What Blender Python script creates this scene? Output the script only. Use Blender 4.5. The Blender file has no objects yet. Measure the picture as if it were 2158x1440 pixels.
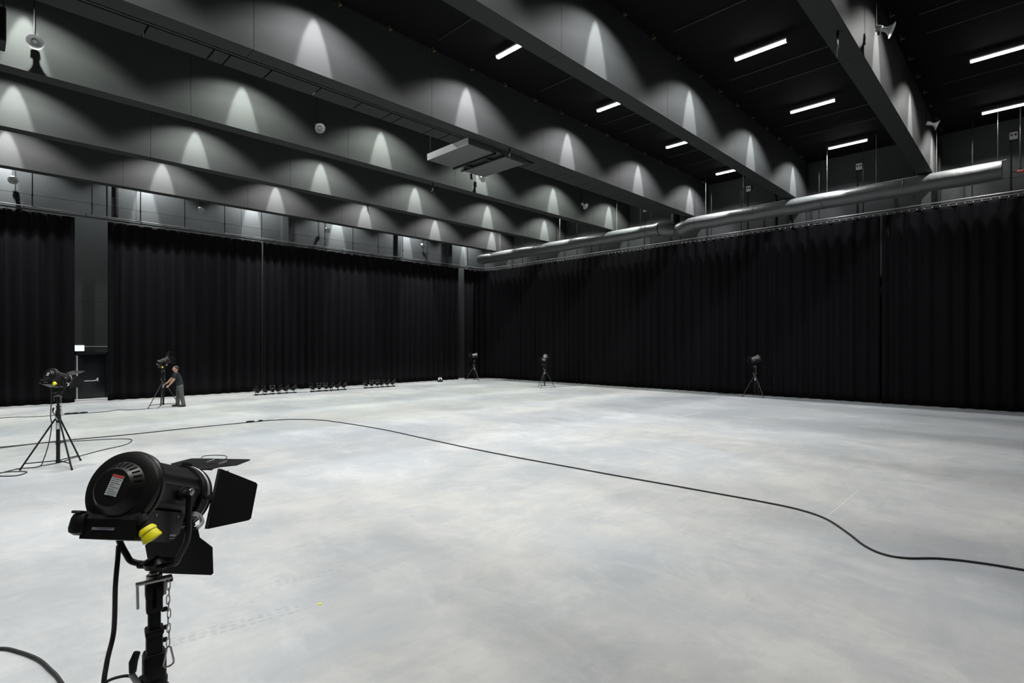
import bpy, bmesh, math, random
from mathutils import Vector, Matrix, Euler
random.seed(7)
R = math.radians
PI = math.pi
sc = bpy.context.scene
C = sc.collection

# ------------------------------------------------------------------ camera
FOCAL_PX, W_PX, H_PX = 1120.0, 2158.0, 1440.0
cam_d = bpy.data.cameras.new('camera')
cam_d.sensor_width = 36.0
cam_d.lens = FOCAL_PX / W_PX * 36.0
cam_d.shift_y = 6.0 / W_PX
cam_d.clip_end = 200
cam = bpy.data.objects.new('camera', cam_d)
C.objects.link(cam)
cam.location = (0, 0, 2.5)
cam.rotation_euler = (R(90), 0, R(44.51 - 90))
sc.camera = cam

# ------------------------------------------------------------------ world, exposure
w = bpy.data.worlds.new('world'); sc.world = w
w.use_nodes = True
w.node_tree.nodes['Background'].inputs[0].default_value = (0.0, 0.0, 0.0, 1)
w.node_tree.nodes['Background'].inputs[1].default_value = 0.0
sc.view_settings.view_transform = 'Standard'
sc.view_settings.look = 'None'
sc.view_settings.gamma = 1.0
sc.view_settings.use_curve_mapping = False
sc.view_settings.exposure = 0.0
sc.cycles.use_denoising = True
sc.cycles.max_bounces = 5
sc.cycles.diffuse_bounces = 3
sc.cycles.adaptive_threshold = 0.02
sc.cycles.sample_clamp_indirect = 4.0
WIDE_W = 250.0        # watts of the downward cone of one ceiling light
END_W = 1000.0         # watts of its narrow end beam
FAN_W = 540.0         # watts of the broader fan it throws on the next beam

# ------------------------------------------------------------------ materials
MATS = {}
def mat(name, col, rough=0.6, metal=0.0, var=0.0, scale=4.0, bump=0.0, bscale=40.0, emit=0.0, spec=0.5, sheen=0.0):
    if name in MATS: return MATS[name]
    m = bpy.data.materials.new(name); m.use_nodes = True
    nt = m.node_tree; b = nt.nodes['Principled BSDF']
    b.inputs['Base Color'].default_value = (*col, 1)
    b.inputs['Roughness'].default_value = rough
    b.inputs['Metallic'].default_value = metal
    b.inputs['Specular IOR Level'].default_value = spec
    if sheen: b.inputs['Sheen Weight'].default_value = sheen
    if var or bump:
        tc = nt.nodes.new('ShaderNodeTexCoord')
    if var:
        n = nt.nodes.new('ShaderNodeTexNoise'); n.inputs['Scale'].default_value = scale
        n.inputs['Detail'].default_value = 5
        nt.links.new(tc.outputs['Object'], n.inputs['Vector'])
        mx = nt.nodes.new('ShaderNodeMix'); mx.data_type = 'RGBA'
        mx.inputs['A'].default_value = (*[max(0, c * (1 - var)) for c in col], 1)
        mx.inputs['B'].default_value = (*[min(1, c * (1 + var)) for c in col], 1)
        nt.links.new(n.outputs['Fac'], mx.inputs['Factor'])
        nt.links.new(mx.outputs['Result'], b.inputs['Base Color'])
    if bump:
        n2 = nt.nodes.new('ShaderNodeTexNoise'); n2.inputs['Scale'].default_value = bscale
        nt.links.new(tc.outputs['Object'], n2.inputs['Vector'])
        bp = nt.nodes.new('ShaderNodeBump'); bp.inputs['Strength'].default_value = bump
        bp.inputs['Distance'].default_value = 0.02
        nt.links.new(n2.outputs['Fac'], bp.inputs['Height'])
        nt.links.new(bp.outputs['Normal'], b.inputs['Normal'])
    if emit:
        b.inputs['Emission Color'].default_value = (*col, 1)
        b.inputs['Emission Strength'].default_value = emit
        m.cycles.emission_sampling = 'NONE'
    MATS[name] = m
    return m

def floor_material():
    m = bpy.data.materials.new('polished_concrete'); m.use_nodes = True
    nt = m.node_tree; N = nt.nodes; Lk = nt.links
    b = N['Principled BSDF']
    tc = N.new('ShaderNodeTexCoord')
    def noise(scale, detail, sx=1, sy=1, rough=0.55, dist=0.0, off=0.0):
        mp = N.new('ShaderNodeMapping'); mp.inputs['Scale'].default_value = (sx, sy, 1)
        mp.inputs['Location'].default_value = (off, off * .7, off * .3)
        Lk.new(tc.outputs['Object'], mp.inputs['Vector'])
        n = N.new('ShaderNodeTexNoise'); n.inputs['Scale'].default_value = scale
        n.inputs['Detail'].default_value = detail; n.inputs['Roughness'].default_value = rough
        n.inputs['Distortion'].default_value = dist
        Lk.new(mp.outputs['Vector'], n.inputs['Vector'])
        return n.outputs['Fac']
    def ramp(src, p0, p1, c0=(0, 0, 0, 1), c1=(1, 1, 1, 1)):
        r = N.new('ShaderNodeValToRGB'); r.color_ramp.elements[0].position = p0
        r.color_ramp.elements[1].position = p1
        r.color_ramp.elements[0].color = c0; r.color_ramp.elements[1].color = c1
        Lk.new(src, r.inputs['Fac']); return r.outputs['Color']
    def mix(f, a, bb, mode='MIX'):
        x = N.new('ShaderNodeMix'); x.data_type = 'RGBA'; x.blend_type = mode
        for s, v in (('Factor', f), ('A', a), ('B', bb)):
            if hasattr(v, 'links'): Lk.new(v, x.inputs[s])
            elif isinstance(v, tuple): x.inputs[s].default_value = (*v, 1)
            else: x.inputs[s].default_value = v
        return x.outputs['Result']
    def math_(op, a, bb=None):
        x = N.new('ShaderNodeMath'); x.operation = op
        for i, v in enumerate((a, bb)):
            if v is None: continue
            if hasattr(v, 'links'): Lk.new(v, x.inputs[i])
            else: x.inputs[i].default_value = v
        return x.outputs[0]
    warm = (0.467, 0.463, 0.444); cool = (0.351, 0.370, 0.393); pale = (0.523, 0.528, 0.519)
    big = ramp(noise(0.22, 12, rough=.66, dist=.6), .40, .60)
    c = mix(big, warm, cool)
    mid = ramp(noise(0.55, 12, .8, 1.5, .70, .5, 7), .50, .66)
    c = mix(math_('MULTIPLY', mid, .62), c, (0.299, 0.313, 0.327))
    br = ramp(noise(0.5, 12, 1.5, .7, .70, .4, 19), .52, .66)
    c = mix(math_('MULTIPLY', br, .65), c, pale)
    st = ramp(noise(2.0, 10, .45, 1.7, .72, .3, 31), .42, .68)
    c = mix(math_('MULTIPLY', st, .25), c, (0.309, 0.318, 0.322))
    # darker, bluer pour along the far curtain side
    sep = N.new('ShaderNodeSeparateXYZ'); Lk.new(tc.outputs['Object'], sep.inputs[0])
    wob = math_('MULTIPLY', math_('SUBTRACT', noise(0.35, 5, off=3), .5), 3.2)
    xx = math_('ADD', sep.outputs['X'], wob); yy = math_('ADD', sep.outputs['Y'], math_('MULTIPLY', wob, 1.6))
    def mr(v, a, bb):
        q = N.new('ShaderNodeMapRange'); q.interpolation_type = 'SMOOTHSTEP'
        q.inputs['From Min'].default_value = a; q.inputs['From Max'].default_value = bb
        Lk.new(v, q.inputs['Value']); return q.outputs['Result']
    pour = math_('MULTIPLY', mr(xx, 16.2, 17.4), mr(yy, 14.5, 11.5))
    c = mix(math_('MULTIPLY', pour, .62), c, (0.234, 0.252, 0.276))
    # finer drifting stains and brush streaks
    fs1 = ramp(noise(1.3, 9, 1.0, 1.0, .68, .6, 61), .44, .60)
    c = mix(math_('MULTIPLY', fs1, .34), c, (0.294, 0.313, 0.336))
    fs2 = ramp(noise(1.1, 9, 1.6, .8, .7, .5, 71), .53, .66)
    c = mix(math_('MULTIPLY', fs2, .35), c, (0.509, 0.514, 0.505))
    fs3 = ramp(noise(7.0, 6, .35, 1.5, .6, .3, 83), .40, .62)
    c = mix(math_('MULTIPLY', fs3, .10), c, (0.290, 0.294, 0.290))
    # worn tyre-tread prints
    def tread(x, y, ang, L_, w_, amt, c):
        mp = N.new('ShaderNodeMapping'); mp.vector_type = 'TEXTURE'
        mp.inputs['Location'].default_value = (x, y, 0); mp.inputs['Rotation'].default_value = (0, 0, R(ang))
        Lk.new(tc.outputs['Object'], mp.inputs['Vector'])
        sp_ = N.new('ShaderNodeSeparateXYZ'); Lk.new(mp.outputs['Vector'], sp_.inputs[0])
        inside = math_('MULTIPLY', math_('LESS_THAN', math_('ABSOLUTE', sp_.outputs['Y']), w_), mr(math_('ABSOLUTE', sp_.outputs['X']), L_, L_ * .6))
        vo = N.new('ShaderNodeTexVoronoi'); vo.inputs['Scale'].default_value = 13; vo.inputs['Randomness'].default_value = .35
        Lk.new(mp.outputs['Vector'], vo.inputs['Vector'])
        blobs = ramp(vo.outputs['Distance'], .36, .48, (1, 1, 1, 1), (0, 0, 0, 1))
        return mix(math_('MULTIPLY', math_('MULTIPLY', inside, blobs), amt), c, (0.225, 0.229, 0.234))
    c = tread(1.62, 5.08, -10, .75, .085, .30, c)
    c = tread(2.55, 5.58, -14, .5, .08, .22, c)
    # scattered scuffs
    sc1 = ramp(noise(5.5, 4, 1, 1, .5, 1.5, 43), .69, .73)
    sc2 = ramp(noise(0.5, 2, off=51), .45, .6)
    c = mix(math_('MULTIPLY', math_('MULTIPLY', sc1, sc2), .3), c, (0.177, 0.187, 0.196))
    Lk.new(c, b.inputs['Base Color'])
    rr = N.new('ShaderNodeMapRange'); rr.inputs['To Min'].default_value = .42; rr.inputs['To Max'].default_value = .68
    Lk.new(noise(0.8, 5, off=5), rr.inputs['Value']); Lk.new(rr.outputs['Result'], b.inputs['Roughness'])
    b.inputs['Specular IOR Level'].default_value = 0.35
    bp = N.new('ShaderNodeBump'); bp.inputs['Strength'].default_value = .08; bp.inputs['Distance'].default_value = .01
    Lk.new(noise(9, 6), bp.inputs['Height']); Lk.new(bp.outputs['Normal'], b.inputs['Normal'])
    return m

M_FLOOR = floor_material()
M_BEAM = mat('charcoal_paint', (0.032, 0.0335, 0.0335), .75, var=.12, scale=1.2, bump=.04, bscale=12, spec=.12)
M_WALL = mat('wall_paint', (0.047, 0.050, 0.051), .8, var=.12, scale=.8, bump=.04, bscale=10, spec=.15)
M_CEIL = mat('black_roof_deck', (0.008, 0.008, 0.0085), .9, var=.3, scale=.5, spec=.05)
M_CURT = mat('black_wool', (0.0070, 0.0067, 0.0080), .95, var=.25, scale=14, spec=.06)
M_BLACK = mat('black_enamel', (0.0055, 0.0052, 0.005), .38, var=.3, scale=9, spec=.34)
M_BLACKM = mat('black_matte', (0.007, 0.007, 0.0075), .6, var=.2, scale=8, spec=.25)
M_LEAF = mat('barn_door_black', (0.005, 0.005, 0.0055), .55, var=.35, scale=12, spec=.22)
M_GREYB = mat('dark_grey_metal', (0.045, 0.045, 0.047), .5, metal=.6, var=.2, scale=10)
M_LEGLIT = mat('glint_grey_leg', (0.07, 0.072, 0.075), .4, metal=.5, var=.15, scale=10)  # lighter copy for black stand legs, their grey glint painted in
M_STEEL = mat('zinc_steel', (0.42, 0.42, 0.41), .32, metal=1.0, var=.15, scale=20)
M_BLACKLIT = mat('toplit_black_housing', (0.16, 0.165, 0.165), .4, metal=.3, var=.2, scale=9)  # black housings made paler: direct light on them is put into the colour
M_ALU = mat('dull_aluminium', (0.55, 0.56, 0.57), .42, metal=.8, var=.1, scale=16)
M_RAIL = mat('rail_pipe', (0.20, 0.20, 0.20), .45, metal=.5, var=.1, scale=8)
M_HORN = mat('grey_plastic', (0.50, 0.51, 0.51), .5, var=.06, scale=6)
M_CABLE = mat('cable_rubber', (0.012, 0.012, 0.012), .55, var=.2, scale=30)
M_YEL = mat('yellow_plastic', (0.80, 0.72, 0.005), .45, var=.06, scale=20)
M_YELTAPE = mat('ochre_tag', (0.10, 0.085, 0.035), .7, var=.15, scale=20)
M_STICK = mat('silver_sticker', (0.40, 0.42, 0.43), .45, var=.06, scale=30)
M_RED = mat('red_print', (0.45, 0.06, 0.05), .5, var=.1, scale=30)
M_INK = mat('dark_print', (0.10, 0.11, 0.13), .6, var=.1, scale=40)
M_DUCT = mat('grey_textile', (0.078, 0.083, 0.083), .42, var=.12, scale=3, bump=.35, bscale=7, spec=.8)
M_WIRE = mat('hanger_wire', (0.09, 0.09, 0.09), .6, metal=.2, var=.1, scale=9)
M_WHITE = mat('white_enamel', (0.75, 0.76, 0.76), .5, var=.04, scale=6)
M_TUBE = mat('lamp_tube', (1.0, 0.99, 0.96), .4, emit=14.0)
M_SIGN = mat('exit_sign_face', (0.80, 0.98, 1.0), .4, emit=2.6)
M_DOOR = mat('black_door', (0.009, 0.010, 0.013), .4, var=.15, scale=3)
M_PANEL = mat('suspended_panel', (0.075, 0.078, 0.075), .6, var=.08, scale=2)
M_GLASS = mat('fresnel_glass', (0.35, 0.37, 0.38), .12, var=.1, scale=8, spec=.8)
M_SKIN = mat('skin', (0.60, 0.36, 0.25), .55, var=.08, scale=12)
M_SHIRT = mat('navy_polo', (0.011, 0.013, 0.019), .85, var=.2, scale=18)
M_TROUS = mat('grey_trousers', (0.075, 0.079, 0.075), .85, var=.15, scale=18)
M_SHOE = mat('black_shoe', (0.010, 0.010, 0.010), .4, var=.2, scale=20)
M_HAIR = mat('short_hair', (0.035, 0.028, 0.020), .7, var=.3, scale=60)
M_WOODGREEN = mat('pale_label', (0.42, 0.50, 0.50), .6, var=.05, scale=10)
M_TAPE = mat('pale_tape', (0.60, 0.595, 0.56), .6, var=.08, scale=20)

# ------------------------------------------------------------------ mesh helpers
class MB:
    def __init__(s): s.v = []; s.f = []
    def add(s, vs, fs, mtx=None):
        o = len(s.v)
        for p in vs:
            p = Vector(p)
            s.v.append(mtx @ p if mtx is not None else p)
        s.f += [tuple(i + o for i in f) for f in fs]
        return s
    def box(s, c, d, rot=None, bev=0.0):
        x, y, z = d[0] / 2, d[1] / 2, d[2] / 2
        mtx = Matrix.Translation(c) @ (rot.to_4x4() if rot is not None else Matrix())
        if bev <= 0:
            vs = [(i, j, k) for i in (-x, x) for j in (-y, y) for k in (-z, z)]
            fs = [(0, 1, 3, 2), (4, 6, 7, 5), (0, 4, 5, 1), (2, 3, 7, 6), (0, 2, 6, 4), (1, 5, 7, 3)]
            return s.add(vs, fs, mtx)
        bm = bmesh.new(); bmesh.ops.create_cube(bm, size=1)
        bmesh.ops.scale(bm, vec=d, verts=bm.verts)
        bmesh.ops.bevel(bm, geom=bm.edges[:], offset=bev, segments=2, affect='EDGES', profile=.5)
        bm.verts.index_update()
        vs = [v.co.copy() for v in bm.verts]; fs = [tuple(v.index for v in f.verts) for f in bm.faces]
        bm.free(); return s.add(vs, fs, mtx)
    def tube(s, pts, r, seg=8, closed=False, caps=True):
        pts = [Vector(p) for p in pts]; n = len(pts)
        rs = r if isinstance(r, (list, tuple)) else [r] * n
        up = None; o = len(s.v); vs = []; fs = []
        for i, p in enumerate(pts):
            if closed: t = pts[(i + 1) % n] - pts[i - 1]
            else: t = pts[min(i + 1, n - 1)] - pts[max(i - 1, 0)]
            if t.length < 1e-9: t = Vector((0, 0, 1))
            t.normalize()
            if up is None:
                a = Vector((0, 0, 1)) if abs(t.z) < .9 else Vector((1, 0, 0))
                up = (a - t * a.dot(t)).normalized()
            else:
                up = up - t * up.dot(t)
                up = up.normalized() if up.length > 1e-6 else t.orthogonal().normalized()
            bn = t.cross(up)
            for k in range(seg):
                a = 2 * PI * k / seg
                vs.append(p + (up * math.cos(a) + bn * math.sin(a)) * rs[i])
        m = n if closed else n - 1
        for i in range(m):
            for k in range(seg):
                a, b2 = i * seg + k, i * seg + (k + 1) % seg
                c2, d2 = ((i + 1) % n) * seg + (k + 1) % seg, ((i + 1) % n) * seg + k
                fs.append((a, b2, c2, d2))
        if caps and not closed:
            fs.append(tuple(range(seg))[::-1]); fs.append(tuple((n - 1) * seg + k for k in range(seg)))
        return s.add(vs, fs)
    def lathe(s, prof, seg=24, mtx=None, cap=True):
        """profile of (x, r) turned about the local x axis"""
        vs = []; fs = []
        for x, r in prof:
            for k in range(seg):
                a = 2 * PI * k / seg
                vs.append((x, r * math.cos(a), r * math.sin(a)))
        for i in range(len(prof) - 1):
            for k in range(seg):
                fs.append((i * seg + k, i * seg + (k + 1) % seg, (i + 1) * seg + (k + 1) % seg, (i + 1) * seg + k))
        if cap:
            fs.append(tuple(range(seg))[::-1]); fs.append(tuple((len(prof) - 1) * seg + k for k in range(seg)))
        return s.add(vs, fs, mtx)
    def prism(s, poly, t, mtx=None):
        """polygon in local xy, thickness t along z (centred)"""
        n = len(poly)
        vs = [(x, y, -t / 2) for x, y in poly] + [(x, y, t / 2) for x, y in poly]
        fs = [tuple(range(n))[::-1], tuple(range(n, 2 * n))]
        fs += [(i, (i + 1) % n, n + (i + 1) % n, n + i) for i in range(n)]
        return s.add(vs, fs, mtx)
    def mesh(s, name, m, ang=35, smooth=True):
        me = bpy.data.meshes.new(name)
        me.from_pydata([tuple(v) for v in s.v], [], s.f)
        bm = bmesh.new(); bm.from_mesh(me); bmesh.ops.recalc_face_normals(bm, faces=bm.faces); bm.to_mesh(me); bm.free()
        if smooth:
            for p in me.polygons: p.use_smooth = True
            me.set_sharp_from_angle(angle=R(ang))
        me.materials.append(m)
        return me
    def build(s, name, m, parent=None, ang=35, smooth=True, **kw):
        return link(name, s.mesh(name, m, ang, smooth), parent, **kw)

def link(name, data, parent=None, loc=None, rot=None, label=None, kind=None):
    o = bpy.data.objects.new(name, data); C.objects.link(o)
    if parent is not None: o.parent = parent
    if loc is not None: o.location = loc
    if rot is not None: o.rotation_euler = rot
    if label: o['label'] = label
    if kind: o['kind'] = kind
    return o
def tag(o, label, cat, group=None):
    o['label'] = label; o['category'] = cat
    if group: o['group'] = group
    return o
def thing(name, label, cat, loc=(0, 0, 0), rot=(0, 0, 0), group=None):
    o = link(name, None, None, loc, rot); o.empty_display_size = .1
    return tag(o, label, cat, group)
def struct(name, mb, m, label=None, **kw):
    o = mb.build(name, m, **kw); o['kind'] = 'structure'
    if label: o['label'] = label
    return o
def copy_tree(o, parent=None):
    c = o.copy(); C.objects.link(c); c.parent = parent
    for ch in list(o.children): copy_tree(ch, c)
    return c
def rz(a): return Matrix.Rotation(a, 4, 'Z')
def ry(a): return Matrix.Rotation(a, 4, 'Y')
def rx(a): return Matrix.Rotation(a, 4, 'X')
def T(*p): return Matrix.Translation(p)
def smoothpath(pts, n=6):
    """Catmull-Rom through the points"""
    P = [Vector(p) for p in pts]; P = [P[0] * 2 - P[1]] + P + [P[-1] * 2 - P[-2]]
    out = []
    for i in range(1, len(P) - 2):
        for k in range(n):
            t = k / n
            a, b, c, d = P[i - 1], P[i], P[i + 1], P[i + 2]
            out.append(.5 * ((2 * b) + (c - a) * t + (2 * a - 5 * b + 4 * c - d) * t * t + (3 * b - a - 3 * c + d) * t ** 3))
    out.append(P[-2]); return out

# ------------------------------------------------------------------ room
XL, XR, YF, YB, ZC = -7.0, 28.2, -9.6, 30.8, 11.2
struct('floor', MB().box(((XL + XR) / 2, (YF + YB) / 2, -.15), (XR - XL + .8, YB - YF + .8, .3)), M_FLOOR, 'pale grey patchy polished concrete floor', smooth=False)
struct('ceiling', MB().box(((XL + XR) / 2, (YF + YB) / 2, ZC + .15), (XR - XL + .8, YB - YF + .8, .3)), M_CEIL, 'black ceiling deck', smooth=False)
WALL = {}
def wall_slabs(name, along, fixed, thick, a0, a1, label, joints, courses=(0, 4.45, 8.95, ZC), hole=None):
    """precast wall: a dark backing wall with separate panels in front, 12 mm joints"""
    cx = (a0 + a1) / 2
    if along == 'x': bk = MB().box((cx, fixed + thick * .6, ZC / 2), (a1 - a0, abs(thick), ZC))
    else: bk = MB().box((fixed + thick * .6, cx, ZC / 2), (abs(thick), a1 - a0, ZC))
    w_ = struct(name, bk, M_WALL, label, smooth=False)
    js = [a0] + [j for j in joints if a0 < j < a1] + [a1]
    g = .012
    for i in range(len(js) - 1):
        for k in range(len(courses) - 1):
            p0, p1, z0, z1 = js[i] + g / 2, js[i + 1] - g / 2, courses[k] + g / 2, courses[k + 1] - g / 2
            parts = [(p0, p1, z0, z1)]
            if hole and p0 < hole[0] and p1 > hole[1] and z0 < hole[2]:
                parts = [(p0, hole[0], z0, z1), (hole[1], p1, z0, z1), (hole[0], hole[1], hole[2], z1)]
            mb = MB()
            for q0, q1, y0, y1 in parts:
                if along == 'x': mb.box(((q0 + q1) / 2, fixed + thick * .05, (y0 + y1) / 2), (q1 - q0, abs(thick) * .1, y1 - y0))
                else: mb.box((fixed + thick * .05, (q0 + q1) / 2, (y0 + y1) / 2), (abs(thick) * .1, q1 - q0, y1 - y0))
            mb.build('wall_panel', M_WALL, w_, smooth=False)
    return w_
wall_slabs('wall_back', 'x', YB, .4, XL, XR, 'dark grey rear wall of large panels behind the black curtains',
           [-4.4, .6, 5.55, 10.3, 15.2, 20.1, 24.9], hole=(3.2, 4.5, 2.12))
wall_slabs('wall_right', 'y', XR, .4, YF, YB, 'dark grey side wall of large panels behind the long curtain',
           [-6.6, -1.7, 3.1, 8.0, 12.95, 17.85, 22.8, 27.7])
struct('wall_left', MB().box((XL - .2, (YF + YB) / 2, ZC / 2), (.4, YB - YF, ZC)), M_WALL, 'plain dark grey wall', smooth=False)
struct('wall_front', MB().box(((XL + XR) / 2, YF - .2, ZC / 2), (XR - XL, .4, ZC)), M_WALL, 'plain dark grey wall', smooth=False)

# beams (run along X), soffit at 9.2 m
BEAM_Y = [27.5, 22.55, 17.6, 12.65, 7.75, 2.82, -2.11, -7.04]
ZB = 9.2
BL = ['beam nearest the rear wall, above the exit door side', 'second beam out from the rear wall', 'third beam out from the rear wall, with horn loudspeakers along its face',
      'wide beam with a grooved soffit and the suspended panel beside it', 'beam beside the wide grooved one, towards the hall front', 'beam with a horn loudspeaker and a dangling strap', 'beam over the front of the hall', 'last beam at the hall front']
bracket_me = MB().box((0, 0, 0), (.05, .11, .03)).box((0, .04, .06), (.025, .025, .12)).mesh('bracket', M_YELTAPE, smooth=False)
for bi, y0 in enumerate(BEAM_Y):
    wd = .48
    root = link('ceiling_beam', None); root['kind'] = 'structure'
    root['label'] = 'deep charcoal ' + BL[bi]
    g = .010
    js = [XL + .01, -5.4, -.45, 4.5, 9.5, 14.45, 19.4, 24.35, XR - .05]
    MB().box(((XL + XR) / 2, y0 + wd / 2, (ZB + ZC) / 2 + .005), (XR - XL - .1, wd - .05, ZC - ZB - .03)).build('core', M_BEAM, root, smooth=False)
    for i in range(len(js) - 1):
        MB().box(((js[i] + js[i + 1]) / 2, y0 + wd / 2, (ZB + ZC) / 2), (js[i + 1] - js[i] - g, wd, ZC - ZB)).build('cladding_panel', M_BEAM, root, smooth=False)
    x = 1.6 + (bi % 2) * .5
    while x < XR - 1:
        link('bracket', bracket_me, root, (x, y0 - .18, ZC - .15), (0, 0, random.uniform(-.3, .3)))
        x += 1.47
    if bi == 3:
        # side soffit with a double groove and cross seams
        ys = y0 + wd
        gx = 13.2
        MB().box(((XL + gx) / 2, ys + .09, ZB + .24), (gx - XL, .18, .12)).build('groove_channel', M_CURT, root, smooth=False)
        MB().box(((XL + gx) / 2, ys + .09, ZB + .06), (gx - XL, .05, .10)).build('groove_rail', M_GREYB, root, smooth=False)
        seams = [XL, -3.0, .4, 2.61, 3.88, 4.22, 5.16, 6.42, 7.6, 8.55, 8.92, 10.08, 10.72, 14.59, 15.26, 16.4, 16.88, 18.0, 18.79, 20.4, 21.1, 23.0, 24.6, 25.3]
        for i in range(len(seams) - 1):
            a, b_ = seams[i] + .02, seams[i + 1] - .02
            y1 = ys + (.18 if a < gx else .0)
            MB().box(((a + b_) / 2, (y1 + y0 + 1.24) / 2, ZB + .09), (b_ - a, y0 + 1.24 - y1, .16)).build('soffit_panel', M_BEAM, root, smooth=False)
        MB().box(((XL + 25.3) / 2, y0 + .9, ZB + .6), (25.3 - XL, .7, .85)).build('soffit_box', M_BEAM, root, smooth=False)

# pilasters on the right wall below the beams
for bi, y0 in enumerate(BEAM_Y[:7]):
    struct('wall_pilaster', MB().box((XR - .12, y0 + .32, ZB / 2), (.24, .5, ZB)), M_WALL, 'flat dark pilaster on the side wall under a beam', smooth=False)
struct('wall_pilaster', MB().box((25.25, YB - .2, ZC / 2 - .5), (1.15, .4, ZC - 1.0)), M_WALL, 'broad pale-lit pilaster in the far corner of the hall', smooth=False)
struct('wall_pilaster', MB().box((12.6, YB - .12, ZC / 2), (.35, .24, ZC)), M_WALL, 'narrow dark pilaster half way along the rear wall', smooth=False)
struct('wall_pilaster', MB().box((20.3, YB - .12, ZC / 2), (.35, .24, ZC)), M_WALL, 'narrow dark pilaster on the rear wall near the far corner', smooth=False)

# ------------------------------------------------------------------ ceiling lights
BAY_Y = [29.0] + [5.62 + 4.94 * k for k in (4, 3, 2, 1, 0)] + [.66]
LX = [-4.1, .92, 5.92, 10.85, 15.88, 20.92, 25.93]
HL = .72
def fixture_meshes():
    h = MB().box((0, 0, .045), (.14, 2 * HL, .05), bev=.008).mesh('housing', M_WHITE)
    t = MB().box((0, 0, 0), (.125, 2 * HL - .03, .06), bev=.02).mesh('diffuser', M_TUBE)
    e = MB().box((0, 0, .01), (.10, .035, .11), bev=.006).mesh('end_cap', M_YELTAPE)
    r_ = MB().tube([(0, 0, .06), (0, 0, .24)], .008, 6).mesh('rod', M_GREYB)
    return h, t, e, r_
FXM = fixture_meshes()
fl_d = {}
def light_data(key, watts, size, blend, radius, col):
    k = (key, col)
    if k not in fl_d:
        d = bpy.data.lights.new(key, 'SPOT'); d.energy = watts; d.spot_size = size; d.spot_blend = blend
        d.shadow_soft_size = radius; d.color = col; fl_d[k] = d
    return fl_d[k]
ROWCOL = [(.97, 1, 1), (1, .985, .97), (.96, 1, .95), (.94, 1, .93), (1, .985, 1), (.97, .99, 1), (1, .985, .955), (1, 1, 1)]
BAYN = ['in the bay along the rear wall', 'in the second bay from the rear wall', 'in the third bay from the rear wall',
        'in the bay with the suspended panel', 'in the bay before the grooved beam', 'in the bay before the strap beam', 'beyond the strap beam', 'in the front bay']
XN = ['seventh', 'sixth', 'fifth', 'fourth', 'third', 'second', 'nearest']
for bi, y in enumerate(BAY_Y):
    for xi, x in enumerate(LX):
        fx = thing('ceiling_light', 'white linear light %s, %s%s the side wall' % (BAYN[bi], XN[xi], '' if xi == 6 else ' from'), 'ceiling light', (x, y, 10.94), group='linear lights between the beams')
        link('housing', FXM[0], fx); link('diffuser', FXM[1], fx)
        for s in (-1, 1):
            link('end_cap', FXM[2], fx, (0, s * HL, 0)); link('rod', FXM[3], fx, (0, s * HL * .7, 0))
        d = light_data('wide_lamp', WIDE_W, R(136), .22, .06, ROWCOL[bi])
        o = link('wide_lamp', d, fx, (0, .62, -.08))
        d2 = light_data('end_lamp', END_W, R(98), .3, .03, ROWCOL[bi])
        o2 = link('end_lamp', d2, fx, (0, HL + .04, -.06), (R(28), 0, 0)); o2.scale = (.23, 1, 1)
        d3 = light_data('fan_lamp', FAN_W, R(104), .5, .05, ROWCOL[bi])
        o3 = link('fan_lamp', d3, fx, (0, HL + .02, -.07), (R(30), 0, 0)); o3.scale = (1.35, 1, 1)
# conduits across the ceiling bays
for bi in (3, 4, 5, 6):
    for x in (9.3, 13.6, 17.4, 18.6, 22.6, 24.2):
        tag(MB().tube([(x, BAY_Y[bi] - 1.7, ZC - .06), (x, BAY_Y[bi] + 1.5, ZC - .06)], .014, 6).build('conduit', M_GREYB),
            'thin metal conduit under the black ceiling ' + BAYN[bi], 'conduit', 'ceiling conduits')

# ------------------------------------------------------------------ curtains
def path_pts(kind, a0, a1, step):
    """points and outward normals along the curtain line"""
    out = []
    CY, CX, RR = 29.4, 27.05, 1.15
    # arc-length parametrisation: s < s1 straight along X, arc, then straight down Y
    s1 = CX - RR; arc = RR * PI / 2
    def at(s):
        if s <= s1: return Vector((s, CY, 0)), Vector((0, -1, 0))
        if s <= s1 + arc:
            a = (s - s1) / RR
            return Vector((s1 + RR * math.sin(a), CY - RR + RR * math.cos(a), 0)), Vector((-math.sin(a), -math.cos(a), 0))
        return Vector((CX, CY - RR - (s - s1 - arc), 0)), Vector((-1, 0, 0))
    n = max(1, int((a1 - a0) / step + .5))
    return [(a0 + (a1 - a0) * i / n, *at(a0 + (a1 - a0) * i / n)) for i in range(n + 1)]
S_OF_Y = lambda y: (27.05 - 1.15) + 1.15 * PI / 2 + (29.4 - 1.15 - y)
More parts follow.
